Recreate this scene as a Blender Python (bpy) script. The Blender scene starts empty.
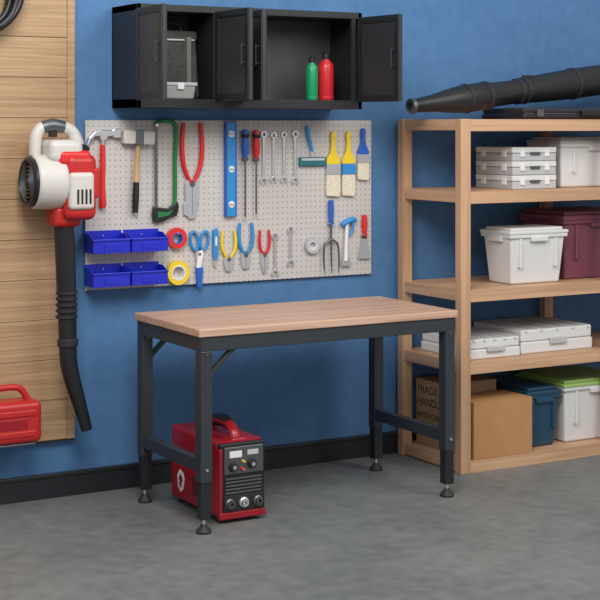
import bpy, bmesh, math, random
from mathutils import Vector, Matrix
random.seed(4)
sc = bpy.context.scene
try:
    sc.view_settings.view_transform = 'Standard'
    sc.view_settings.look = 'None'
except Exception: pass

# ------------------------------------------------------------------ materials
def nodes(name):
    m = bpy.data.materials.new(name); m.use_nodes = True
    nt = m.node_tree; b = nt.nodes['Principled BSDF']
    return m, nt, b
def mat(name, c, rough=.5, metal=0, var=.03, scale=12, bump=0.0):
    m, nt, b = nodes(name)
    b.inputs['Roughness'].default_value = rough
    b.inputs['Metallic'].default_value = metal
    tc = nt.nodes.new('ShaderNodeTexCoord')
    n = nt.nodes.new('ShaderNodeTexNoise'); n.inputs['Scale'].default_value = scale
    n.inputs['Detail'].default_value = 4
    nt.links.new(tc.outputs['Object'], n.inputs['Vector'])
    r = nt.nodes.new('ShaderNodeValToRGB')
    r.color_ramp.elements[0].position = .3; r.color_ramp.elements[1].position = .7
    r.color_ramp.elements[0].color = (*[max(0, v*(1-var)) for v in c], 1)
    r.color_ramp.elements[1].color = (*[min(1, v*(1+var)) for v in c], 1)
    nt.links.new(n.outputs['Fac'], r.inputs['Fac'])
    nt.links.new(r.outputs['Color'], b.inputs['Base Color'])
    if bump:
        bp = nt.nodes.new('ShaderNodeBump'); bp.inputs['Strength'].default_value = bump
        bp.inputs['Distance'].default_value = .01
        nt.links.new(n.outputs['Fac'], bp.inputs['Height']); nt.links.new(bp.outputs['Normal'], b.inputs['Normal'])
    return m
def wood(name, c1, c2, axis='X', s=1.0, rough=.5, lo=.33, hi=.62, f=34):
    m, nt, b = nodes(name)
    b.inputs['Roughness'].default_value = rough
    tc = nt.nodes.new('ShaderNodeTexCoord'); mp = nt.nodes.new('ShaderNodeMapping')
    sc_ = {'X': (1.2, 22, f), 'Y': (22, 1.2, f), 'Z': (26, 26, 1.2)}[axis]
    mp.inputs['Scale'].default_value = [v*s for v in sc_]
    nt.links.new(tc.outputs['Object'], mp.inputs['Vector'])
    n = nt.nodes.new('ShaderNodeTexNoise'); n.inputs['Scale'].default_value = 1.6
    n.inputs['Detail'].default_value = 7; n.inputs['Distortion'].default_value = .6
    nt.links.new(mp.outputs['Vector'], n.inputs['Vector'])
    r = nt.nodes.new('ShaderNodeValToRGB')
    r.color_ramp.elements[0].position = lo; r.color_ramp.elements[1].position = hi
    r.color_ramp.elements[0].color = (*c1, 1); r.color_ramp.elements[1].color = (*c2, 1)
    nt.links.new(n.outputs['Fac'], r.inputs['Fac']); nt.links.new(r.outputs['Color'], b.inputs['Base Color'])
    bp = nt.nodes.new('ShaderNodeBump'); bp.inputs['Strength'].default_value = .12; bp.inputs['Distance'].default_value = .004
    nt.links.new(n.outputs['Fac'], bp.inputs['Height']); nt.links.new(bp.outputs['Normal'], b.inputs['Normal'])
    return m
def surf(name, ca, cb, big, fine, rough, bump, lo=.36, hi=.64):
    m, nt, b = nodes(name)
    b.inputs['Roughness'].default_value = rough
    tc = nt.nodes.new('ShaderNodeTexCoord')
    n1 = nt.nodes.new('ShaderNodeTexNoise'); n1.inputs['Scale'].default_value = big; n1.inputs['Detail'].default_value = 8
    n1.inputs['Roughness'].default_value = .62
    n2 = nt.nodes.new('ShaderNodeTexNoise'); n2.inputs['Scale'].default_value = fine; n2.inputs['Detail'].default_value = 6
    for n in (n1, n2): nt.links.new(tc.outputs['Object'], n.inputs['Vector'])
    mx = nt.nodes.new('ShaderNodeMath'); mx.operation = 'MULTIPLY_ADD'
    mx.inputs[1].default_value = .45
    ad = nt.nodes.new('ShaderNodeMath'); ad.operation = 'MULTIPLY'; ad.inputs[1].default_value = .55
    nt.links.new(n1.outputs['Fac'], ad.inputs[0]); nt.links.new(n2.outputs['Fac'], mx.inputs[0]); nt.links.new(ad.outputs[0], mx.inputs[2])
    r = nt.nodes.new('ShaderNodeValToRGB'); r.color_ramp.elements[0].position = lo; r.color_ramp.elements[1].position = hi
    r.color_ramp.elements[0].color = (*ca, 1); r.color_ramp.elements[1].color = (*cb, 1)
    nt.links.new(mx.outputs[0], r.inputs['Fac']); nt.links.new(r.outputs['Color'], b.inputs['Base Color'])
    bp = nt.nodes.new('ShaderNodeBump'); bp.inputs['Strength'].default_value = bump; bp.inputs['Distance'].default_value = .01
    nt.links.new(n2.outputs['Fac'], bp.inputs['Height']); nt.links.new(bp.outputs['Normal'], b.inputs['Normal'])
    return m

M_wall = surf('blue_wall_paint', (.062, .165, .345), (.084, .208, .415), 2.2, 16, .75, .25)
M_floor = surf('concrete', (.132, .140, .138), (.200, .209, .204), 1.5, 14, .5, .15, .38, .62)
M_base = mat('baseboard_black', (.016, .018, .022), .4)
M_panelwood = wood('oak_panel', (.34, .205, .11), (.52, .34, .19), 'X', 1, .5, .30, .68, 60)
M_shelfX = wood('shelf_wood_x', (.50, .29, .165), (.63, .39, .235), 'X', .6)
M_shelfY = wood('shelf_wood_y', (.50, .29, .165), (.63, .39, .235), 'Y', .6)
M_shelfZ = wood('shelf_wood_z', (.50, .29, .165), (.63, .39, .235), 'Z', .6)
M_top = wood('bench_top_wood', (.45, .27, .18), (.61, .40, .29), 'X', .8, .45)
M_steel = mat('bench_steel', (.045, .052, .060), .38, .3)
M_steel2 = mat('bench_steel_dark', (.022, .026, .03), .4, .3)
M_black = mat('black_plastic', (.012, .012, .014), .38)
M_rub = mat('rubber', (.02, .02, .022), .6)
M_cab = mat('cabinet_black', (.014, .015, .017), .45)
M_cabin = mat('cabinet_inside', (.060, .060, .062), .5)
M_cabdoor = mat('cabinet_door_grey', (.030, .032, .035), .4)
M_chrome = mat('chrome', (.75, .76, .78), .22, .9)
M_tool = mat('tool_steel', (.62, .64, .67), .3, .7)
M_dsteel = mat('dark_steel', (.16, .17, .18), .35, .8)
M_white = mat('white_plastic', (.80, .80, .80), .4)
M_cream = mat('cream_plastic', (.62, .59, .55), .4)
M_red = mat('red_plastic', (.50, .02, .02), .33)
M_redb = mat('bright_red', (.70, .025, .025), .3)
M_dred = mat('welder_red', (.33, .008, .018), .32)
M_blue = mat('bin_blue', (.012, .022, .50), .35)
M_blue2 = mat('handle_blue', (.02, .12, .52), .35)
M_lblue = mat('light_blue', (.03, .26, .62), .35)
M_green = mat('saw_green', (.015, .20, .05), .35)
M_yel = mat('yellow_plastic', (.85, .62, .03), .35)
M_teal = mat('teal', (.02, .15, .18), .4)
M_woodh = wood('handle_wood', (.50, .30, .14), (.66, .44, .24), 'Z', 2)
M_brist = mat('bristle', (.72, .66, .52), .8, 0, .2, 200)
M_gtape = mat('grey_tape', (.45, .47, .50), .5)
M_btl_g = mat('bottle_green', (.01, .30, .12), .3)
M_btl_r = mat('bottle_red', (.60, .02, .03), .3)
M_card = mat('kraft_card', (.47, .245, .10), .8, 0, .05, 12)
M_card2 = mat('kraft_card_light', (.40, .255, .14), .8, 0, .08, 12)
M_navy = mat('navy_tote', (.014, .065, .115), .35)
M_maroon = mat('maroon_tote', (.19, .055, .085), .4)
M_tote = mat('white_tote', (.72, .72, .71), .35, 0, .015, 4)
M_glid = mat('green_lid', (.34, .52, .16), .4)
M_lgrey = mat('light_grey', (.50, .51, .52), .4)
M_bag = mat('bag_fabric', (.055, .060, .052), .9, 0, .2, 60, .3)
M_strap = mat('bag_strap', (.16, .165, .16), .8)
M_ink = mat('ink_brown', (.05, .03, .018), .8)
M_clear = mat('frosted_clear', (.36, .36, .35), .25)

def peg_mat():
    m, nt, b = nodes('pegboard_holes'); b.inputs['Roughness'].default_value = .55
    tc = nt.nodes.new('ShaderNodeTexCoord')
    mp = nt.nodes.new('ShaderNodeMapping'); mp.inputs['Scale'].default_value = (1/.0254, 0, 1/.0254)
    fr = nt.nodes.new('ShaderNodeVectorMath'); fr.operation = 'FRACTION'
    sb = nt.nodes.new('ShaderNodeVectorMath'); sb.operation = 'SUBTRACT'; sb.inputs[1].default_value = (.5, 0, .5)
    ln = nt.nodes.new('ShaderNodeVectorMath'); ln.operation = 'LENGTH'
    lt = nt.nodes.new('ShaderNodeMath'); lt.operation = 'LESS_THAN'; lt.inputs[1].default_value = .115
    mx = nt.nodes.new('ShaderNodeMix'); mx.data_type = 'RGBA'
    mx.inputs['A'].default_value = (.56, .53, .51, 1); mx.inputs['B'].default_value = (.17, .16, .155, 1)
    L = nt.links.new
    L(tc.outputs['Object'], mp.inputs['Vector']); L(mp.outputs[0], fr.inputs[0]); L(fr.outputs[0], sb.inputs[0])
    L(sb.outputs[0], ln.inputs[0]); L(ln.outputs['Value'], lt.inputs[0]); L(lt.outputs[0], mx.inputs['Factor'])
    L(mx.outputs['Result'], b.inputs['Base Color'])
    return m
M_peg = peg_mat()

# ------------------------------------------------------------------ geometry helpers
class Obj:
    def __init__(s, name, loc=(0, 0, 0), local=False, rot=(0, 0, 0)):
        s.e = bpy.data.objects.new(name, None); sc.collection.objects.link(s.e)
        s.e.empty_display_size = .05
        s.e.location = loc; s.e.rotation_euler = rot
        s.off = Vector((0, 0, 0)) if local else Vector(loc)
def mk(o, name, vs, fs, m, smooth=False, bevel=0, seg=2):
    me = bpy.data.meshes.new(name)
    off = o.off if o else Vector((0, 0, 0))
    me.from_pydata([tuple(Vector(v)-off) for v in vs], [], fs)
    bm = bmesh.new(); bm.from_mesh(me); bmesh.ops.recalc_face_normals(bm, faces=bm.faces); bm.to_mesh(me); bm.free()
    me.materials.append(m)
    ob = bpy.data.objects.new(name, me); sc.collection.objects.link(ob)
    if o: ob.parent = o.e
    if smooth or bevel > .008:
        me.shade_smooth(); me.set_sharp_from_angle(angle=math.radians(38))
    if bevel:
        bv = ob.modifiers.new('b', 'BEVEL'); bv.width = bevel; bv.segments = seg; bv.limit_method = 'ANGLE'
        bv.angle_limit = math.radians(35)
        if bevel > .008:
            bv.segments = max(seg, 5); bv.harden_normals = True
    return ob
BF = [(0, 1, 2, 3), (4, 7, 6, 5), (0, 4, 5, 1), (1, 5, 6, 2), (2, 6, 7, 3), (3, 7, 4, 0)]
def box(o, name, x0, x1, y0, y1, z0, z1, m, bevel=.002, taper=0, seg=2):
    t = taper
    vs = [(x0+t, y0+t, z0), (x1-t, y0+t, z0), (x1-t, y1-t, z0), (x0+t, y1-t, z0), (x0, y0, z1), (x1, y0, z1), (x1, y1, z1), (x0, y1, z1)]
    return mk(o, name, vs, BF, m, False, bevel, seg)
def extr(o, name, pts, a, b, m, axis='Y', bevel=.001, smooth=False):
    n = len(pts)
    def P(p, d):
        if axis == 'Y': return (p[0], d, p[1])
        if axis == 'X': return (d, p[0], p[1])
        return (p[0], p[1], d)
    vs = [P(p, a) for p in pts]+[P(p, b) for p in pts]
    fs = [tuple(range(n)), tuple(range(2*n-1, n-1, -1))]+[(i, (i+1) % n, n+(i+1) % n, n+i) for i in range(n)]
    return mk(o, name, vs, fs, m, smooth, bevel)
def frame(d):
    d = d.normalized(); u = Vector((0, 0, 1)) if abs(d.z) < .9 else Vector((1, 0, 0))
    a = d.cross(u).normalized(); return a, d.cross(a).normalized()
def cyl(o, name, p0, p1, r0, m, r1=None, seg=24, bevel=0):
    if r1 is None: r1 = r0
    p0, p1 = Vector(p0), Vector(p1); a, b = frame(p1-p0)
    vs = []
    for p, r in ((p0, r0), (p1, r1)):
        for i in range(seg):
            t = 2*math.pi*i/seg; vs.append(p+a*math.cos(t)*r+b*math.sin(t)*r)
    fs = [tuple(range(seg)), tuple(range(2*seg-1, seg-1, -1))]+[(i, (i+1) % seg, seg+(i+1) % seg, seg+i) for i in range(seg)]
    return mk(o, name, vs, fs, m, True, bevel)
def lathe(o, name, prof, p0, d, m, seg=28):
    p0, d = Vector(p0), Vector(d).normalized(); a, b = frame(d); vs = []; fs = []
    for r, h in prof:
        r = max(r, .0002)
        for i in range(seg):
            t = 2*math.pi*i/seg; vs.append(p0+d*h+a*math.cos(t)*r+b*math.sin(t)*r)
    n = len(prof)
    for k in range(n-1):
        for i in range(seg):
            j = (i+1) % seg; fs.append((k*seg+i, k*seg+j, (k+1)*seg+j, (k+1)*seg+i))
    fs.append(tuple(range(seg))); fs.append(tuple(range(n*seg-1, (n-1)*seg-1, -1)))
    return mk(o, name, vs, fs, m, True)
def catmull(P, sub, closed=False):
    P = [Vector(p) for p in P]; out = []; n = len(P)
    rng = n if closed else n-1
    for i in range(rng):
        g = lambda k: P[k % n] if closed else P[min(max(k, 0), n-1)]
        p0, p1, p2, p3 = g(i-1), g(i), g(i+1), g(i+2)
        for s in range(sub):
            t = s/sub
            out.append(.5*((2*p1)+(-p0+p2)*t+(2*p0-5*p1+4*p2-p3)*t*t+(-p0+3*p1-3*p2+p3)*t**3))
    if not closed: out.append(P[-1])
    return out
def sweep(o, name, pts, rad, m, seg=14, sub=6, sq=1.0, closed=False):
    n0 = len(pts)
    if not isinstance(rad, (list, tuple)): rad = [rad]*n0
    pr = [Vector((r, 0, 0)) for r in rad]
    P = catmull(pts, sub, closed); R = [max(v.x, .0003) for v in catmull(pr, sub, closed)]
    n = len(P); vs = []; fs = []
    a = None
    for k in range(n):
        if closed: d = P[(k+1) % n]-P[k-1]
        else: d = P[min(k+1, n-1)]-P[max(k-1, 0)]
        d.normalize()
        if a is None: a, b = frame(d)
        a = (a-d*a.dot(d)).normalized(); b = d.cross(a)
        for i in range(seg):
            t = 2*math.pi*i/seg; vs.append(P[k]+a*math.cos(t)*R[k]+b*math.sin(t)*R[k]*sq)
    for k in range(n if closed else n-1):
        k2 = (k+1) % n
        for i in range(seg):
            j = (i+1) % seg; fs.append((k*seg+i, k*seg+j, k2*seg+j, k2*seg+i))
    if not closed: fs.append(tuple(range(seg))); fs.append(tuple(range(n*seg-1, (n-1)*seg-1, -1)))
    return mk(o, name, vs, fs, m, True)
def oval(o, name, c, rx, rz, r, m, tilt=0):
    pts = []
    for i in range(10):
        t = 2*math.pi*i/10; x, z = rx*math.cos(t), rz*math.sin(t)
        pts.append((c[0]+x*math.cos(tilt)-z*math.sin(tilt), c[1], c[2]+x*math.sin(tilt)+z*math.cos(tilt)))
    return sweep(o, name, pts, r, m, 10, 4, 1, True)
def annulus(o, name, c, ro, ri, y0, y1, m, seg=32):
    vs = []
    for r in (ro, ri):
        for y in (y0, y1):
            for i in range(seg):
                t = 2*math.pi*i/seg; vs.append((c[0]+r*math.cos(t), y, c[1]+r*math.sin(t)))
    fs = []
    for i in range(seg):
        j = (i+1) % seg
        A, B, C, D = 0, seg, 2*seg, 3*seg
        fs += [(A+i, A+j, B+j, B+i), (C+i, D+i, D+j, C+j), (A+i, C+i, C+j, A+j), (B+i, B+j, D+j, D+i)]
    return mk(o, name, vs, fs, m, True)
def arc(cx, cz, r, a0, a1, n=10):
    return [(cx+r*math.cos(math.radians(a0+(a1-a0)*i/n)), cz+r*math.sin(math.radians(a0+(a1-a0)*i/n))) for i in range(n+1)]

# ------------------------------------------------------------------ room
box(None, 'wall_back', -3, 9, 0, .12, 0, 3.2, M_wall, 0)
box(None, 'floor', -3, 9, -8, .12, -.1, 0, M_floor, 0)
bb = Obj('baseboard_back', (3, -.01, .05))
box(bb, 'board', -3, 9, -.016, 0, 0, .10, M_base, .002)
box(bb, 'cap', -3, 9, -.022, 0, .088, .106, M_base, .004)

# wooden panel
wp = Obj('wood_wall_panel', (1.5, -.015, 1.4))
z = .25
i = 0
while z < 2.95:
    z2 = z+.172
    box(wp, 'plank_%d' % i, .2, 2.352, -.026, -.004, z+.001, z2-.001, M_panelwood, .0012); z = z2; i += 1
box(wp, 'edge_trim', 2.353, 2.388, -.03, 0, .25, 3.0, M_panelwood, .002)
box(wp, 'bottom_shade_strip', .2, 2.388, -.028, 0, .243, .2499, M_rub, .0)  # shade along the panel's lower edge, put in as a thin black strip

# ------------------------------------------------------------------ pegboard
pg = Obj('pegboard', (3.176, -.012, 1.249))
box(pg, 'panel', 2.440, 3.908, -.018, -.010, .879, 1.617, M_peg, .001)
for k, (a, b, c, d) in enumerate([(2.46, 3.89, 1.585, 1.605), (2.46, 3.89, .893, .913)]):
    box(pg, 'batten_%d' % k, a, b, -.0105, .0005, c, d, M_cream, 0)
YB = -.018

def tool(name, x, z, tilt=0):
    return Obj(name, (x-.004, YB, z), True, (0, tilt, 0))
def hook(o, x, z, n=''):
    cyl(o, 'hook'+n, (x, .001, z), (x, -.03, z), .002, M_chrome, seg=8)

# claw hammer
o = tool('claw_hammer', 2.517, 1.56)
extr(o, 'head', [(-.078, -.052), (-.066, -.018), (-.04, .006), (-.01, .016), (.02, .014), (.042, .012), (.048, .020), (.082, .020), (.082, -.020), (.048, -.020), (.042, -.012), (.016, -.014), (.014, -.03), (-.014, -.03), (-.016, -.012), (-.04, -.014), (-.062, -.036), (-.070, -.054)], -.03, -.004, M_chrome, bevel=.003)
sweep(o, 'shaft', [(0, -.017, -.02), (0, -.017, -.12)], .008, M_chrome)
sweep(o, 'grip', [(0, -.017, -.05), (0, -.017, -.14), (-.002, -.017, -.22), (0, -.017, -.30), (0, -.017, -.325)], [.011, .013, .013, .016, .012], M_redb)
hook(o, -.02, -.018); hook(o, .02, -.018, '2')
# club mallet
o = tool('club_mallet', 2.680, 1.545, .04)
box(o, 'head', -.074, .074, -.046, -.002, -.034, .026, M_cream, .006)
box(o, 'head_band', -.02, .02, -.048, 0, -.036, .028, M_dsteel, .002)
sweep(o, 'handle', [(0, -.024, -.03), (0, -.024, -.12), (0, -.024, -.22), (0, -.024, -.32)], [.010, .011, .013, .013], M_woodh)
sweep(o, 'grip', [(0, -.024, -.2), (0, -.024, -.27), (0, -.024, -.335)], [.0135, .0150, .013], M_black)
hook(o, -.03, -.036); hook(o, .03, -.036, '2')
# hacksaw
o = tool('hacksaw', 2.83, 1.39)
sweep(o, 'frame', [(-.062, -.012, .205), (-.035, -.012, .222), (.01, -.012, .222), (.04, -.012, .19), (.035, -.012, .05), (.035, -.012, -.08), (.03, -.012, -.15), (.0, -.012, -.18)], .0095, M_green, 12, 8)
box(o, 'blade', -.064, -.050, -.013, -.011, -.16, .21, M_dsteel, 0)
cyl(o, 'tension_pin_top', (-.057, -.003, .205), (-.057, -.022, .205), .007, M_chrome)
extr(o, 'grip', [(-.072, -.155), (.0, -.165), (.045, -.135), (.050, -.16), (.04, -.2), (.01, -.205), (-.03, -.225), (-.072, -.225), (-.078, -.19)], -.026, -.002, M_black, bevel=.005)
extr(o, 'grip_inset', [(-.055, -.178), (-.01, -.182), (.02, -.172), (.0, -.195), (-.055, -.205)], -.0275, -.02, M_green, bevel=.001)
hook(o, 0, .208)
# pliers generator
def pliers(name, x, z, L, W, col, r=.006, tilt=0, jaw=.3, slim=False):
    o = tool(name, x, z, tilt)
    J = L*jaw; H = L-J; w = W/2
    for s, nm in ((-1, 'handle_left'), (1, 'handle_right')):
        sweep(o, nm, [(s*.004, -.0095, .0), (s*w*.75, -.0115, H*.28), (s*w*.95, -.0115, H*.62), (s*w*.8, -.0115, H)], [r*.75, r, r*1.05, r*.8], col, 10, 6)
        jw = w*.62
        extr(o, 'jaw'+nm[6:], [(s*.0008, -.01), (s*.0008, -J), (s*jw*(.25 if slim else .5), -J), (s*jw, -J*.45), (s*jw*1.05, .0), (s*jw*.7, .02)], -.014, -.003, M_tool, bevel=.001)
    cyl(o, 'pivot', (0, -.018, 0), (0, -.001, 0), r*1.15, M_dsteel, seg=16)
    hook(o, 0, .018)
    return o
o = pliers('pump_pliers', 2.95, 1.33, .43, .105, M_redb, .0105, 0, .36)
extr(o, 'lower_jaw_hook', [(-.02, -.06), (-.042, -.09), (-.04, -.135), (.0, -.158), (.008, -.14), (-.02, -.12), (-.016, -.09)], -.013, -.003, M_tool)
# spirit level
o = tool('spirit_level', 3.142, 1.395)
box(o, 'body', -.025, .025, -.024, 0, -.215, .215, M_lblue, .002)
box(o, 'rail_l', -.027, -.021, -.026, 0, -.217, .217, M_blue2, .001); box(o, 'rail_r', .021, .027, -.026, 0, -.217, .217, M_blue2, .001)
for k, zz in enumerate((-.16, 0, .16)):
    cyl(o, 'vial_ring_%d' % k, (0, -.027, zz), (0, -.02, zz), .015, M_white)
    cyl(o, 'vial_%d' % k, (-.011, -.0275, zz), (.011, -.0275, zz), .005, M_lgrey, seg=12)
# screwdrivers
def driver(name, x, z, col, hl, L, cap):
    o = tool(name, x, z)
    lathe(o, 'handle', [(.006, 0), (.014, .004), (.0175, .02), (.014, .04), (.017, .06), (.017, hl-.03), (.012, hl-.012), (.010, hl)], (0, -.02, 0), (0, 0, -1), col, 16)
    lathe(o, 'collar', [(.0178, .02), (.0182, .024), (.0182, .034), (.016, .038)], (0, -.02, 0), (0, 0, -1), cap, 16)
    cyl(o, 'shaft', (0, -.02, -hl+.003), (0, -.02, -L), .0042, M_dsteel, seg=12)
    extr(o, 'tip', [(-.004, -L+.002), (.004, -L+.002), (.006, -L-.012), (-.006, -L-.012)], -.0215, -.0185, M_tool, bevel=0)
    annulus(o, 'holder', (0, -hl+.0), .012, .0045, -.03, -.006, M_dsteel, 16); cyl(o, 'hook', (0, .001, -hl), (0, -.008, -hl), .003, M_dsteel, seg=8)
driver('screwdriver', 3.215, 1.575, M_blue2, .135, .40, M_black)
driver('screwdriver', 3.272, 1.573, M_redb, .135, .385, M_black)
# wrenches
def wrench(x, z, L, w):
    o = tool('combination_wrench', x, z)
    annulus(o, 'ring_end', (0, L/2-w), w, w*.58, -.012, -.002, M_chrome, 20)
    box(o, 'shank', -w*.42, w*.42, -.010, -.003, -L/2+w*1.6, L/2-w*1.8, M_chrome, .002)
    c = -L/2+w*.9
    pts = arc(0, c, w*1.15, -60, 240, 14)+arc(0, c, w*.55, 230, -50, 8)
    extr(o, 'open_end', pts, -.012, -.002, M_chrome, bevel=.0006)
    hook(o, 0, L/2-w)
for x, L, w in ((3.318, .245, .0155), (3.37, .235, .015), (3.425, .24, .016), (3.485, .25, .017)): wrench(x, 1.445, L, w)
wrench(3.378, .995, .20, .016); wrench(3.46, 1.03, .185, .0155)
# notched scraper
o = tool('notched_scraper', 3.575, 1.49)
sweep(o, 'handle', [(-.03, -.012, .10), (-.02, -.012, .05), (0, -.012, -.02)], [.008, .010, .007], M_lblue)
box(o, 'neck', -.008, .008, -.016, -.004, -.05, -.015, M_tool, .001)
pts = [(-.07, -.045), (.075, -.045), (.075, -.085)]
for k in range(12): xx = .072-.012*k; pts += [(xx, -.092 if k % 2 else -.082)]
pts += [(-.07, -.085)]
extr(o, 'blade', pts, -.016, -.004, M_teal, bevel=.001)
box(o, 'blade_clip', -.06, .065, -.019, -.014, -.062, -.05, M_lgrey, .001)
hook(o, -.02, .04)
# paint brushes
def brush(x, z, w, col, fer, L=.29):
    o = tool('paint_brush', x, z); h = w/2
    hl = L*.5
    extr(o, 'handle', [(-.008, 0), (.008, 0), (.013, -.02), (.010, -.05), (.014, -hl*.62), (h*.95, -hl*.86), (h, -hl), (-h, -hl), (-h*.95, -hl*.86), (-.014, -hl*.62), (-.010, -.05), (-.013, -.02)], -.018, -.004, col, bevel=.003)
    box(o, 'ferrule', -h-.001, h+.001, -.020, -.002, -hl-L*.16, -hl, fer, .001)
    extr(o, 'bristles', [(-h, -hl-L*.16), (h, -hl-L*.16), (h*1.05, -L*.93), (h*.9, -L), (-h*.95, -L*.985), (-h*1.05, -L*.92)], -.018, -.004, M_brist, bevel=.003)
    hook(o, 0, -.028)
brush(3.69, 1.565, .075, M_yel, M_tool, .31); brush(3.775, 1.565, .07, M_yel, M_lblue, .31); brush(3.858, 1.58, .062, M_blue2, M_tool, .25)
# blue bins
def bin_(x0, x1, z0, z1, d=.10):
    o = Obj('blue_storage_bin', ((x0+x1)/2, -.03, z0))
    yb = YB
    box(o, 'bottom', x0+.002, x1-.002, yb-d, yb, z0, z0+.004, M_blue, .001)
    box(o, 'back', x0, x1, yb-.004, yb, z0, z1+.012, M_blue, .001)
    box(o, 'front', x0, x1, yb-d-.002, yb-d+.003, z0, z0+(z1-z0)*.72, M_blue, .001)
    box(o, 'front_rim', x0-.002, x1+.002, yb-d-.008, yb-d+.003, z0+(z1-z0)*.66, z0+(z1-z0)*.76, M_blue, .002)
    for k, xx in enumerate((x0, x1-.004)):
        extr(o, 'side_%d' % k, [(yb, z0), (yb, z1), (yb-d*.5, z1), (yb-d, z0+(z1-z0)*.72), (yb-d, z0)], xx, xx+.004, M_blue, 'X', .001)
    box(o, 'label_ridge', (x0+x1)/2-.035, (x0+x1)/2+.035, yb-d-.005, yb-d, z0+.012, z0+(z1-z0)*.5, M_blue, .001)
    cyl(o, 'hook', ((x0+x1)/2, yb+.001, z1-.01), ((x0+x1)/2, yb-.008, z1-.01), .003, M_chrome, seg=8)
for (a, b) in ((2.435, 2.605), (2.615, 2.785)):
    bin_(a, b, 1.045, 1.125); bin_(a, b, .90, .98)
# tape rolls
def roll(name, x, z, ro, ri, w, m1, m2):
    o = tool(name, x, z)
    annulus(o, 'tape', (0, 0), ro, ri, -w, -.001, m1); annulus(o, 'core', (0, 0), ri, ri*.86, -w-.001, 0, m2)
    cyl(o, 'hook', (0, .001, ri*.80), (0, -w-.012, ri*.80), .0035, M_chrome, seg=8)
roll('tape_roll', 2.87, 1.092, .046, .026, .03, M_redb, M_blue2)
roll('tape_roll', 2.875, .937, .054, .034, .03, M_yel, M_white)
roll('tape_roll', 3.575, 1.03, .038, .022, .02, M_gtape, M_white)
# snips
o = tool('utility_scissors', 2.985, 1.015)
oval(o, 'loop_left', (-.024, -.012, .06), .019, .042, .007, M_lblue, .15); oval(o, 'loop_right', (.026, -.012, .06), .019, .042, .007, M_lblue, -.15)
extr(o, 'blade_left', [(-.016, .02), (.006, .01), (.016, -.06), (.004, -.15), (-.004, -.06), (-.02, 0)], -.012, -.006, M_tool)
extr(o, 'blade_right', [(.016, .02), (-.006, .01), (-.016, -.06), (-.004, -.15), (.006, -.06), (.02, 0)], -.0175, -.0125, M_white)
extr(o, 'sheath', [(-.016, -.06), (.018, -.06), (.012, -.15), (-.010, -.15)], -.019, -.0, M_blue2, bevel=.002)
cyl(o, 'pivot', (0, -.02, 0), (0, .001, 0), .006, M_dsteel)
hook(o, -.024, .094); hook(o, .026, .094, '2')
# utility knife
o = tool('utility_knife', 3.066, 1.06)
extr(o, 'body', [(-.012, .06), (.010, .07), (.015, .05), (.013, -.06), (.008, -.075), (-.008, -.075), (-.012, -.05)], -.018, -.0, M_lblue, bevel=.003)
extr(o, 'blade', [(-.007, -.07), (.007, -.07), (.007, -.115), (-.007, -.1)], -.011, -.008, M_tool, bevel=0)
box(o, 'slider', -.004, .005, -.022, -.016, -.01, .03, M_white, .001)
pliers('combination_pliers', 3.135, .985, .185, .075, M_yel, .0075)
pliers('combination_pliers', 3.222, 1.0, .21, .075, M_lblue, .0085)
pliers('needle_nose_pliers', 3.32, .995, .20, .055, M_redb, .007, 0, .42, True)
# cultivator
o = tool('hand_cultivator', 3.675, 1.15)
sweep(o, 'handle', [(0, -.016, .09), (0, -.016, .04), (0, -.016, -.03)], [.012, .014, .010], M_blue2)
sweep(o, 'neck', [(0, -.016, -.02), (0, -.016, -.10)], .005, M_dsteel)
for k, s in enumerate((-1, 0, 1)):
    sweep(o, 'tine_%d' % k, [(0, -.016, -.095), (s*.036, -.018, -.12), (s*.042, -.02, -.2), (s*.036, -.022, -.255)], [.005, .005, .0045, .002], M_dsteel, 8)
hook(o, .014, -.02); hook(o, -.014, -.02, '2')
# scraping hammer
o = tool('scraper_hammer', 3.765, 1.09)
sweep(o, 'grip', [(-.030, -.016, .03), (0, -.016, .045), (.03, -.016, .055), (.050, -.016, .05)], [.012, .014, .013, .010], M_lblue)
sweep(o, 'shaft', [(0, -.016, .04), (-.005, -.016, -.05), (-.008, -.016, -.14)], [.009, .009, .011], M_white)
extr(o, 'blade', [(-.02, -.12), (.012, -.12), (.02, -.165), (-.03, -.165)], -.018, -.012, M_tool)
sweep(o, 'brace', [(.035, -.016, .05), (.028, -.016, 0), (0, -.016, -.02)], .006, M_lblue, 8)
hook(o, .0, .028)
# putty knife
o = tool('putty_knife', 3.864, 1.12)
sweep(o, 'handle', [(0, -.014, .045), (0, -.014, 0), (0, -.014, -.06)], [.011, .014, .009], M_redb)
extr(o, 'blade', [(-.007, -.055), (.007, -.055), (.034, -.165), (-.034, -.165)], -.0155, -.0125, M_tool, bevel=0)
box(o, 'bolster', -.011, .011, -.02, -.008, -.068, -.055, M_black, .002)
hook(o, .012, -.05)
cyl(o, 'hook2', (-.012, .001, -.05), (-.012, -.03, -.05), .002, M_chrome, seg=8)

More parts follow.
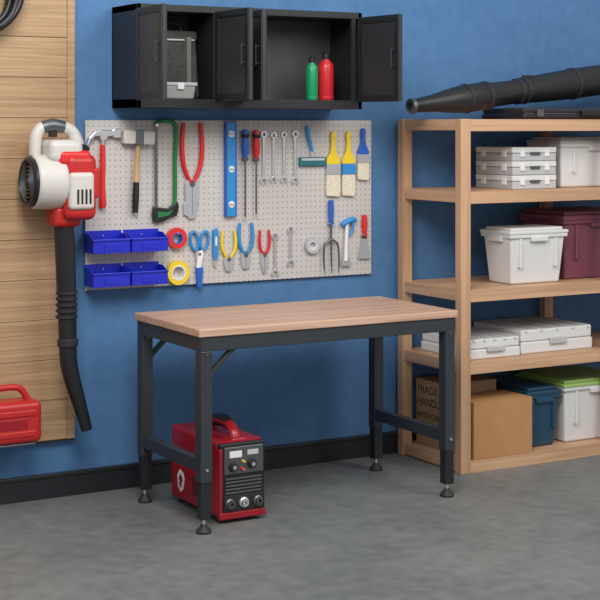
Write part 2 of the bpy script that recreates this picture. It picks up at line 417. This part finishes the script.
# ------------------------------------------------------------------ wall cabinet
cb = Obj('wall_cabinet', (3.133, -.135, 1.89))
X0, X1, Z0, Z1, YF = 2.571, 3.695, 1.668, 2.111, -.27
box(cb, 'left_side', X0, X0+.02, YF, 0, Z0, Z1, M_cab); box(cb, 'right_side', X1-.02, X1, YF, 0, Z0, Z1, M_cab)
box(cb, 'bottom', X0, X1, YF, 0, Z0, Z0+.04, M_cab); box(cb, 'top', X0, X1, YF, 0, Z1-.03, Z1, M_cab)
box(cb, 'back', X0, X1, -.012, 0, Z0, Z1, M_cabin, 0)
box(cb, 'divider_a', 2.935, 2.955, YF+.003, 0, Z0+.04, Z1-.03, M_cab); box(cb, 'divider_b', 3.10, 3.12, YF+.003, 0, Z0+.04, Z1-.03, M_cab)
box(cb, 'centre_panel', 2.955, 3.10, YF+.004, YF+.02, Z0+.04, Z1-.03, M_cabdoor)
box(cb, 'inner_liner', 3.12, 3.675, -.02, -.012, Z0+.04, Z1-.03, M_cabin, 0)
for k, xx in enumerate((X0+.01, 3.12, 3.64)):
    box(cb, 'corner_post_%d' % k, xx, xx+.022, YF+.001, YF+.02, Z0+.04, Z1-.03, M_cab, .001)
def door(nm, hx, ang, L):
    p = Obj(nm, (hx, YF, 0), True, (0, 0, ang)); p.e.parent = cb.e
    p.e.location = Vector((hx, YF-.004, 0))-Vector((3.133, -.135, 1.89))
    za, zb = Z0+.032, Z1-.022
    box(p, 'leaf', 0, L, -.016, 0, za, zb, M_cabdoor, .002)
    for s in (-1, 1):
        y0, y1 = (-.021, -.015) if s < 0 else (-.001, .005)
        box(p, 'frame_top', .004, L-.004, y0, y1, zb-.03, zb-.003, M_cab, .001); box(p, 'frame_bottom', .004, L-.004, y0, y1, za+.003, za+.03, M_cab, .001)
        box(p, 'frame_a', .004, .03, y0, y1, za+.03, zb-.03, M_cab, .001); box(p, 'frame_b', L-.03, L-.004, y0, y1, za+.03, zb-.03, M_cab, .001)
    for zz in (za+.06, zb-.06): cyl(p, 'hinge', (0, .004, zz-.02), (0, .004, zz+.02), .007, M_dsteel, seg=12)
    box(p, 'handle', L-.040, L-.033, -.036, -.030, za+.15, za+.24, M_steel, .002)
    for zz in (.160, .230): box(p, 'handle_foot', L-.040, L-.033, -.032, -.015, za+zz-.004, za+zz+.004, M_steel, .001)
    box(p, 'latch', L-.06, L-.03, .002, .012, za+.17, za+.21, M_dsteel, .001)
    return p
door('door_left', X0+.01, math.radians(-92), .29)
door('door_middle_left', 2.957, math.radians(-88), .29)
door('door_middle_right', 3.085, math.radians(-96), .24)
p = door('door_right', X1-.005, math.radians(-84), .29)
extr(p, 'brace', [(.05, 1.76), (.065, 1.75), (.24, 2.03), (.225, 2.04)], .001, .006, M_cab, 'Y', .0005)

# cabinet contents
o = Obj('tool_bag', (2.77, -.08, Z0+.04))
mk(o, 'body', [(2.66, -.16, 1.7085), (2.925, -.16, 1.7085), (2.925, -.03, 1.7085), (2.66, -.03, 1.7085), (2.67, -.14, 1.99), (2.915, -.14, 1.99), (2.915, -.05, 1.99), (2.67, -.05, 1.99)], BF, M_bag, False, .02)
box(o, 'top_flap', 2.665, 2.92, -.146, -.045, 1.96, 2.01, M_bag, .018)
box(o, 'front_pocket', 2.70, 2.90, -.175, -.15, 1.73, 1.90, M_bag, .009)
sweep(o, 'handle', [(2.72, -.09, 2.00), (2.73, -.09, 2.035), (2.79, -.09, 2.05), (2.85, -.09, 2.035), (2.86, -.09, 2.0)], .009, M_rub)
box(o, 'zip', 2.69, 2.90, -.150, -.143, 1.965, 1.972, M_lgrey, .001)
box(o, 'strap_a', 2.735, 2.755, -.179, -.145, 1.72, 1.98, M_strap, .002); box(o, 'strap_b', 2.85, 2.87, -.179, -.145, 1.72, 1.98, M_strap, .002)
o = Obj('clear_parts_box', (2.79, -.22, Z0+.04))
box(o, 'body', 2.70, 2.86, -.245, -.19, 1.7085, 1.765, M_clear, .006, .006); box(o, 'lid', 2.695, 2.865, -.25, -.185, 1.765, 1.78, M_lgrey, .003)
box(o, 'latch', 2.77, 2.80, -.254, -.248, 1.75, 1.778, M_white, .001)
def bottle(name, x, y, r, h, m, cap):
    o = Obj(name, (x, y, Z0+.0405), True)
    lathe(o, 'body', [(r*.9, 0), (r, .006), (r, h*.68), (r*.92, h*.74), (r*.45, h*.83), (r*.42, h*.86)], (0, 0, 0), (0, 0, 1), m)
    lathe(o, 'cap', [(r*.5, h*.84), (r*.5, h*.95), (r*.3, h*.97), (r*.22, h)], (0, 0, 0), (0, 0, 1), cap)
    lathe(o, 'base_ring', [(r*1.01, h*.04), (r*1.02, h*.05), (r*1.02, h*.07), (r*1.01, h*.08)], (0, 0, 0), (0, 0, 1), m)
bottle('green_bottle', 3.475, -.19, .028, .205, M_btl_g, M_black)
bottle('red_bottle', 3.55, -.19, .036, .225, M_btl_r, M_black)

# ------------------------------------------------------------------ workbench
wb = Obj('workbench', (3.19, -.55, 0), True)
box(wb, 'top', -.617, .617, -.312, .312, .770, .800, M_top, .003)
for nm, a, b, c, d in (('apron_front', -.607, .607, -.305, -.270), ('apron_back', -.607, .607, .270, .305), ('apron_left', -.607, -.572, -.27, .27), ('apron_right', .572, .607, -.27, .27)):
    box(wb, nm, a, b, c, d, .712, .7695, M_steel, .002)
for sx in (-1, 1):
    for sy in (-1, 1):
        n = '%s_%s' % ('l' if sx < 0 else 'r', 'f' if sy < 0 else 'b')
        cx, cy = sx*.582, sy*.280
        box(wb, 'leg_'+n, cx-.025, cx+.025, cy-.026, cy+.026, .2, .7125, M_steel, .003)
        box(wb, 'lower_leg_'+n, cx-.0215, cx+.0215, cy-.0225, cy+.0225, .055, .21, M_steel2, .003)
        cyl(wb, 'stem_'+n, (cx, cy, .02), (cx, cy, .057), .008, M_chrome)
        lathe(wb, 'foot_'+n, [(.030, 0), (.031, .008), (.024, .018), (.014, .026), (.012, .034)], (cx, cy, 0), (0, 0, 1), M_rub)
        cyl(wb, 'bolt_a_'+n, (cx, cy-.026, .25), (cx, cy-.032, .25), .006, M_chrome, seg=8)
        cyl(wb, 'bolt_b_'+n, (cx-sx*0, cy-.026, .70), (cx, cy-.031, .70), .006, M_dsteel, seg=8)
        cyl(wb, 'adj_hole_'+n, (cx, cy-.0215, .12), (cx, cy-.0235, .12), .004, M_black, seg=8)
        if sx < 0:
            extr(wb, 'brace_'+n, [(cx+.02, .60), (cx+.02, .625), (cx+.115, .715), (cx+.14, .715)], cy-.012, cy+.012, M_steel, 'Y', .002)
    box(wb, 'side_rail_%s' % ('l' if sx < 0 else 'r'), sx*.582-.019, sx*.582+.019, -.254, .254, .235, .285, M_steel, .002)

# ------------------------------------------------------------------ welder
w = Obj('welding_machine', (2.818, -.53, 0))
xa, xb, ya, yb = 2.712, 2.925, -.755, -.30
box(w, 'shell', xa, xb, ya+.012, yb, .022, .325, M_dred, .016)
box(w, 'front_bezel', xa+.004, xb-.004, ya, ya+.03, .024, .320, M_black, .006)
box(w, 'bezel_red_corner_l', xa+.001, xa+.016, ya-.004, ya+.02, .02, .30, M_dred, .005)
box(w, 'bezel_red_base', xa+.002, xb-.002, ya-.006, ya+.02, .016, .045, M_dred, .005)
box(w, 'control_panel', xa+.022, xb-.014, ya-.006, ya+.01, .195, .305, M_dsteel, .003)
box(w, 'display', xa+.045, xa+.10, ya-.009, ya, .262, .288, M_white, .001)
box(w, 'display_b', xa+.125, xa+.175, ya-.009, ya, .268, .288, M_lgrey, .001)
for k, (dx, z, r, m) in enumerate(((.06, .226, .017, M_rub), (.145, .232, .017, M_rub), (.10, .215, .006, M_redb), (.105, .245, .005, M_yel))):
    lathe(w, 'knob_%d' % k, [(r*1.2, 0), (r*1.2, .004), (r, .005), (r*.9, .018)], (xa+dx, ya-.005, z), (0, -1, 0), m, 20)
    cyl(w, 'knob_mark_%d' % k, (xa+dx, ya-.022, z), (xa+dx, ya-.025, z), r*.45, M_tool, seg=12)
for k in range(5):
    box(w, 'louver_%d' % k, xa+.028, xb-.022, ya-.007, ya+.004, .118+k*.014, .125+k*.014, M_dsteel, .001)
box(w, 'lower_panel', xa+.022, xb-.014, ya-.005, ya+.01, .048, .112, M_rub, .002)
for k, dx in enumerate((.045, .108, .172)):
    lathe(w, 'socket_%d' % k, [(.021, 0), (.021, .01), (.016, .014), (.014, .024), (.008, .024), (.007, .01)], (xa+dx, ya-.004, .080), (0, -1, 0), M_dsteel if k != 1 else M_tool, 20)
sweep(w, 'handle', [(2.818, -.70, .30), (2.818, -.685, .345), (2.818, -.64, .372), (2.818, -.56, .378), (2.818, -.50, .365), (2.818, -.46, .335), (2.818, -.45, .30)], [.022, .019, .017, .017, .017, .019, .022], M_dred, 14, 6, 1.3)
sweep(w, 'handle_grip', [(2.818, -.64, .372), (2.818, -.60, .380), (2.818, -.55, .378), (2.818, -.51, .368)], [.019, .0205, .0205, .019], M_black, 14, 6, 1.35)
box(w, 'handle_base', 2.785, 2.851, -.73, -.42, .315, .333, M_dred, .009)
# emblem plate on the left flank: white shield with a red horse-head-like notch
def em(pts, s, cy=-.405, cz=.105): return [(cy+a*s, cz+b*s) for a, b in pts]
extr(w, 'side_emblem', em([(-.030, .012), (-.016, .034), (.010, .040), (.030, .016), (.024, -.022), (.002, -.042), (-.022, -.026)], 1.15), xa-.0015, xa+.001, M_white, 'X', 0)
extr(w, 'side_emblem_inner', em([(-.012, .018), (.004, .026), (.016, .008), (.006, .000), (.012, -.018), (-.004, -.026), (-.008, -.006), (-.018, .002)], 1.1), xa-.003, xa, M_dred, 'X', 0)
for k in range(7):
    box(w, 'side_vent_%d' % k, xa-.001, xa+.002, -.66+k*.022, -.65+k*.022, .07, .15, M_black, .0)
for sx in (xa+.03, xb-.03):
    for sy in (ya+.05, yb-.05): cyl(w, 'foot', (sx, sy, 0), (sx, sy, .026), .014, M_rub, seg=16)

# ------------------------------------------------------------------ shelving unit
sh = Obj('wooden_shelving_unit', (4.98, -.28, 0))
SX0, SX1, SY0, SY1 = 4.055, 5.95, -.545, -.025
levels = (.055, .507, .838, 1.289, 1.622)
px = (SX0, 4.93, SX1-.055)
for k, x in enumerate(px):
    box(sh, 'post_front_%d' % k, x, x+.055, SY0, SY0+.045, 0, 1.623, M_shelfZ, .002)
    box(sh, 'post_back_%d' % k, x, x+.055, SY1-.045, SY1, 0, 1.623, M_shelfZ, .002)
for k, z in enumerate(levels):
    box(sh, 'board_%d' % k, SX0+.0555, SX1-.0555, SY0+.004, SY1-.002, z-.02, z, M_shelfX, .001)
    for a, b in ((SX0+.0555, 4.9295), (4.9855, SX1-.0555)):
        box(sh, 'rail_front_%d' % k, a, b, SY0+.002, SY0+.03, z-.055, z-.0195, M_shelfX, .001)
        box(sh, 'rail_back_%d' % k, a, b, SY1-.03, SY1-.002, z-.055, z-.0195, M_shelfX, .001)
    for j, x in enumerate((SX0+.010, SX1-.055)):
        box(sh, 'rail_side_%d_%d' % (k, j), x, x+.045, SY0+.0455, SY1-.0455, z-.05, z, M_shelfY, .001)

def tote(name, x0, x1, y0, y1, z0, h, mb, ml, taper=.02, lh=.03):
    o = Obj(name, ((x0+x1)/2, (y0+y1)/2, z0)); z0 += .0006
    box(o, 'body', x0+.012, x1-.012, y0+.012, y1-.012, z0, z0+h-lh, mb, .012, taper)
    box(o, 'rim', x0+.004, x1-.004, y0+.004, y1-.004, z0+h-lh-.018, z0+h-lh+.002, mb, .004)
    box(o, 'lid_lip', x0, x1, y0, y1, z0+h-lh, z0+h-lh*.45, ml, .005)
    box(o, 'lid_top', x0+.02, x1-.02, y0+.02, y1-.02, z0+h-lh*.5, z0+h, ml, .006)
    xm, ym = (x0+x1)/2, (y0+y1)/2
    box(o, 'handle_front', xm-.05, xm+.05, y0-.004, y0+.02, z0+h-lh-.035, z0+h-lh-.012, mb, .004)
    box(o, 'handle_side', x0-.004, x0+.02, ym-.05, ym+.05, z0+h-lh-.035, z0+h-lh-.012, mb, .004)
    for k in (-1, 1):
        box(o, 'rib_%d' % k, xm+k*(x1-x0)*.3-.008, xm+k*(x1-x0)*.3+.008, y0+.006, y0+.03, z0+h*.3, z0+h-lh-.02, mb, .003)
    return o
D = lambda d: d-6.1
def organizer(x0, x1, y0, y1, z0, h):
    o = Obj('parts_organizer_case', ((x0+x1)/2, (y0+y1)/2, z0)); z0 += .0006
    box(o, 'tray', x0, x1, y0, y1, z0, z0+h*.55, M_lgrey, .004); box(o, 'lid', x0-.001, x1+.001, y0-.001, y1+.001, z0+h*.58, z0+h-.001, M_tote, .004)
    box(o, 'seam', x0+.003, x1-.003, y0+.003, y1-.003, z0+h*.5, z0+h*.62, M_dsteel, 0)
    for k, f in enumerate((.22, .78)):
        xm = x0+(x1-x0)*f; box(o, 'latch_%d' % k, xm-.014, xm+.014, y0-.006, y0+.002, z0+h*.3, z0+h*.8, M_white, .002)
        ym = y0+(y1-y0)*f; box(o, 'side_latch_%d' % k, x0-.006, x0+.002, ym-.016, ym+.016, z0+h*.3, z0+h*.8, M_white, .002)
    xm = (x0+x1)/2; box(o, 'handle', xm-.028, xm+.028, y0-.010, y0, z0+h*.45, z0+h*.65, M_dsteel, .002)
for r in range(3): organizer(4.425, 4.69, D(5.65), D(5.94), 1.289+r*.067, .0665)
tote('storage_tote', 4.735, 5.2, D(5.67), D(5.94), 1.289, .245, M_tote, M_lgrey, .012, .03)
tote('storage_tote', 4.38, 4.735, D(5.61), D(5.85), .838, .268, M_tote, M_tote, .02, .03)
tote('maroon_storage_tote', 4.755, 5.2, D(5.67), D(6.025), .838, .335, M_maroon, M_maroon, .02, .045)
def flatcase(x0, x1, y0, y1, z0, h, n):
    o = Obj('white_flat_case', ((x0+x1)/2, (y0+y1)/2, z0)); z0 += .0006
    hh = h/n
    for k in range(n):
        box(o, 'shell_%d' % k, x0+.004*k, x1-.004*k, y0+.004*k, y1-.004*k, z0+k*hh, z0+(k+1)*hh-.003, M_tote, .006)
        box(o, 'gap_%d' % k, x0+.008, x1-.008, y0+.008, y1-.008, z0+(k+1)*hh-.006, z0+(k+1)*hh-.001, M_lgrey, 0)
    for k in range(5):
        xx = x0+.03+(x1-x0-.06)*k/4
        box(o, 'ridge_%d' % k, xx-.006, xx+.006, y0-.003, y1-.02, z0+h-.012, z0+h, M_tote, .002)
    box(o, 'handle', (x0+x1)/2-.05, (x0+x1)/2+.05, y0-.014, y0+.002, z0+h*.35, z0+h*.6, M_lgrey, .003)
flatcase(4.14, 4.44, D(5.61), D(6.0), .507, .095, 2)
flatcase(4.46, 4.90, D(5.63), D(6.02), .507, .115, 2)
def carton(name, x0, x1, y0, y1, z0, h, m):
    o = Obj(name, ((x0+x1)/2, (y0+y1)/2, z0)); z0 += .0006
    box(o, 'body', x0, x1, y0, y1, z0, z0+h-.003, m, .002)
    xm = (x0+x1)/2
    box(o, 'flap_left', x0, xm-.001, y0, y1, z0+h-.003, z0+h, m, .0008); box(o, 'flap_right', xm+.001, x1, y0, y1, z0+h-.003, z0+h, m, .0008)
    if m is M_card2:
        box(o, 'tape', xm-.022, xm+.022, y0-.0006, y1+.0006, z0+h-.0005, z0+h+.0006, M_card2, 0)
    return o
o = carton('cardboard_box', 4.13, 4.44, D(5.795), D(6.025), .055, .315, M_card2)
for k, (s, sz, zz) in enumerate((('FRAGILE', .054, .25), ('HANDLE', .054, .19), ('WITH CARE', .040, .13))):
    cu = bpy.data.curves.new('print_%d' % k, 'FONT'); cu.body = s; cu.size = sz; cu.extrude = .0003; cu.align_x = 'CENTER'
    t = bpy.data.objects.new('print_%d' % k, cu); sc.collection.objects.link(t); t.parent = o.e
    t.rotation_euler = (math.pi/2, 0, -math.pi/2); t.location = (4.1292-(4.13+4.44)/2, 0, zz-.0)
    cu.materials.append(M_ink)
carton('cardboard_box', 4.135, 4.475, D(5.565), D(5.785), .055, .262, M_card)
tote('navy_storage_tote', 4.49, 4.70, D(5.62), D(6.025), .055, .285, M_navy, M_navy, .015, .035)
tote('green_lid_storage_tote', 4.715, 5.15, D(5.62), D(6.01), .055, .30, M_tote, M_glid, .02, .03)

# top items
o = Obj('flat_black_case', (4.8, -.27, 1.6225))
box(o, 'base', 4.50, 5.6, D(5.66), D(6.0), 1.6226, 1.650, M_black, .012); box(o, 'lid', 4.505, 5.595, D(5.665), D(5.995), 1.652, 1.677, M_rub, .010)
box(o, 'seam', 4.51, 5.59, D(5.67), D(5.99), 1.645, 1.656, M_dsteel, 0)
box(o, 'handle', 4.85, 5.0, D(5.64), D(5.67), 1.64, 1.665, M_black, .004)
for k, x in enumerate((4.6, 5.3)): box(o, 'latch_%d' % k, x-.02, x+.02, D(5.655), D(5.67), 1.635, 1.67, M_dsteel, .002)
o = Obj('blower_vacuum_tube', (4.8, -.26, 1.70))
a = Vector((3.94, D(5.80), 1.682)); b = Vector((5.6, D(5.86), 1.880)); L = (b-a).length
lathe(o, 'tube', [(.020, 0), (.030, .004), (.034, .06), (.042, .14), (.060, .25), (.068, .32), (.068, .46), (.060, .50), (.058, .62), (.070, .82), (.076, 1.0), (.080, L)], a, b-a, M_black, 32)
for k, (h, r) in enumerate(((.32, .071), (.44, .071), (.64, .064), (.68, .066), (1.0, .080))):
    lathe(o, 'band_%d' % k, [(r-.006, h), (r, h+.003), (r, h+.018), (r-.006, h+.021)], a, b-a, M_rub, 32)
lathe(o, 'tip_ring', [(.024, .0), (.036, .002), (.037, .02), (.033, .024)], a, b-a, M_dsteel, 32)
box(o, 'switch_rib', 4.62, 4.75, D(5.81), D(5.83), 1.80, 1.840, M_black, .006)

# ------------------------------------------------------------------ leaf blower
lb = Obj('leaf_blower', (2.28, -.17, 1.37))
cyl(lb, 'fan_housing', (2.135, -.17, 1.36), (2.27, -.17, 1.36), .112, M_cream, .118, 40, .02)
lathe(lb, 'intake_ring', [(.105, 0), (.106, .012), (.096, .022), (.088, .022), (.085, .01)], (2.14, -.17, 1.36), (-1, 0, 0), M_black, 40)
for k in range(5): 
    lathe(lb, 'grill_%d' % k, [(.018+.016*k-.004, .014), (.018+.016*k, .020), (.018+.016*k+.004, .014)], (2.14, -.17, 1.36), (-1, 0, 0), M_dsteel, 32)
cyl(lb, 'intake_hub', (2.14, -.17, 1.36), (2.115, -.17, 1.36), .016, M_black)
box(lb, 'motor_block', 2.255, 2.395, -.275, -.06, 1.20, 1.475, M_red, .035)
box(lb, 'motor_cover', 2.265, 2.375, -.29, -.24, 1.245, 1.40, M_cream, .018)
box(lb, 'cover_stripe', 2.37, 2.405, -.27, -.10, 1.29, 1.42, M_red, .014)
for k in range(4): box(lb, 'vent_%d' % k, 2.295+k*.018, 2.303+k*.018, -.293, -.285, 1.27, 1.33, M_black, 0)
box(lb, 'shoulder', 2.19, 2.34, -.26, -.08, 1.44, 1.535, M_cream, .03)
box(lb, 'shoulder_red', 2.23, 2.37, -.268, -.10, 1.43, 1.49, M_redb, .02)
sweep(lb, 'handle', [(2.16, -.16, 1.47), (2.165, -.16, 1.55), (2.20, -.16, 1.59), (2.27, -.16, 1.59), (2.325, -.16, 1.565), (2.35, -.16, 1.50)], [.026, .026, .024, .024, .026, .030], M_cream, 16, 6)
sweep(lb, 'handle_grip', [(2.19, -.16, 1.585), (2.235, -.16, 1.595), (2.285, -.16, 1.587)], [.026, .028, .026], M_dsteel, 16, 6)
box(lb, 'trigger', 2.22, 2.255, -.172, -.148, 1.545, 1.575, M_black, .005)
cyl(lb, 'fuel_cap', (2.345, -.20, 1.47), (2.355, -.22, 1.505), .026, M_black, .024, 24)
box(lb, 'outlet_collar', 2.225, 2.345, -.225, -.105, 1.17, 1.26, M_red, .025)
cyl(lb, 'tube_upper', (2.285, -.165, 1.20), (2.298, -.16, .90), .043, M_black, .041, 28)
for k in range(5):
    z = .90-.025*k; lathe(lb, 'tube_rib_%d' % k, [(.040, 0), (.046, .004), (.046, .012), (.040, .016)], (2.299, -.16, z), (0, 0, -1), M_rub, 28)
sweep(lb, 'tube_lower', [(2.298, -.16, .91), (2.302, -.16, .78), (2.305, -.16, .64), (2.315, -.16, .56), (2.345, -.165, .45), (2.385, -.17, .31)], [.040, .039, .037, .036, .031, .024], M_black, 20, 8)
lathe(lb, 'tube_joint', [(.039, 0), (.044, .005), (.044, .03), (.038, .035)], (2.304, -.16, .70), (0, 0, -1), M_rub, 28)
box(lb, 'wall_bracket', 2.26, 2.32, -.07, -.026, 1.32, 1.42, M_dsteel, .004)

# fuel can
fc = Obj('red_fuel_can', (2.04, -.11, .28))
box(fc, 'body', 1.87, 2.185, -.185, -.05, .282, .455, M_red, .025)
box(fc, 'side_rib', 1.90, 2.155, -.19, -.18, .31, .335, M_red, .004); box(fc, 'side_rib_b', 1.90, 2.155, -.19, -.18, .395, .42, M_red, .004)
box(fc, 'label_recess', 1.94, 2.12, -.188, -.18, .345, .385, M_dred, .002)
sweep(fc, 'handle', [(1.97, -.115, .44), (1.98, -.115, .495), (2.04, -.115, .508), (2.11, -.115, .50), (2.15, -.115, .44)], .014, M_red, 14, 6)
cyl(fc, 'cap', (1.92, -.115, .45), (1.92, -.115, .485), .028, M_black)
box(fc, 'bracket_shelf', 1.86, 2.16, -.17, -.026, .272, .281, M_dsteel, .002); box(fc, 'bracket_back', 1.86, 2.16, -.03, -.0261, .272, .36, M_dsteel, .001)

# hose coil
hc = Obj('coiled_hose', (1.97, -.09, 2.17), True)
for k in range(6):
    oval(hc, 'loop_%d' % k, (0, -.03+.024*(k % 3), -.0-.008*k), .15-.022*(k//2), .18-.024*(k//2), .014, M_black)
cyl(hc, 'peg', (0, .063, .135), (0, -.07, .135), .012, M_dsteel)

# ------------------------------------------------------------------ light
wd = bpy.data.worlds.new('World'); sc.world = wd; wd.use_nodes = True
wd.node_tree.nodes['Background'].inputs[0].default_value = (.97, .98, 1, 1); wd.node_tree.nodes['Background'].inputs[1].default_value = .52
def area(name, loc, tgt, size, e, col=(1, 1, 1)):
    l = bpy.data.lights.new(name, 'AREA'); l.size = size; l.energy = e; l.color = col
    ob = bpy.data.objects.new(name, l); sc.collection.objects.link(ob); ob.location = loc
    ob.rotation_euler = (Vector(tgt)-Vector(loc)).to_track_quat('-Z', 'Y').to_euler()
area('ceiling_light_key', (1.4, -3.0, 3.6), (3.3, -.2, .9), 1.6, 112, (1, .98, .95))
area('ceiling_light_fill', (4.6, -3.8, 3.8), (3.6, -.2, .8), 2.4, 82, (1, .99, .97))

cam = bpy.data.cameras.new('camera'); co = bpy.data.objects.new('camera', cam); sc.collection.objects.link(co)
co.location = (0, -6.1, 1.6); co.rotation_euler = (math.pi/2, 0, math.radians(-30))
cam.lens = 90; cam.sensor_width = 36; cam.shift_y = -176/600
sc.camera = co
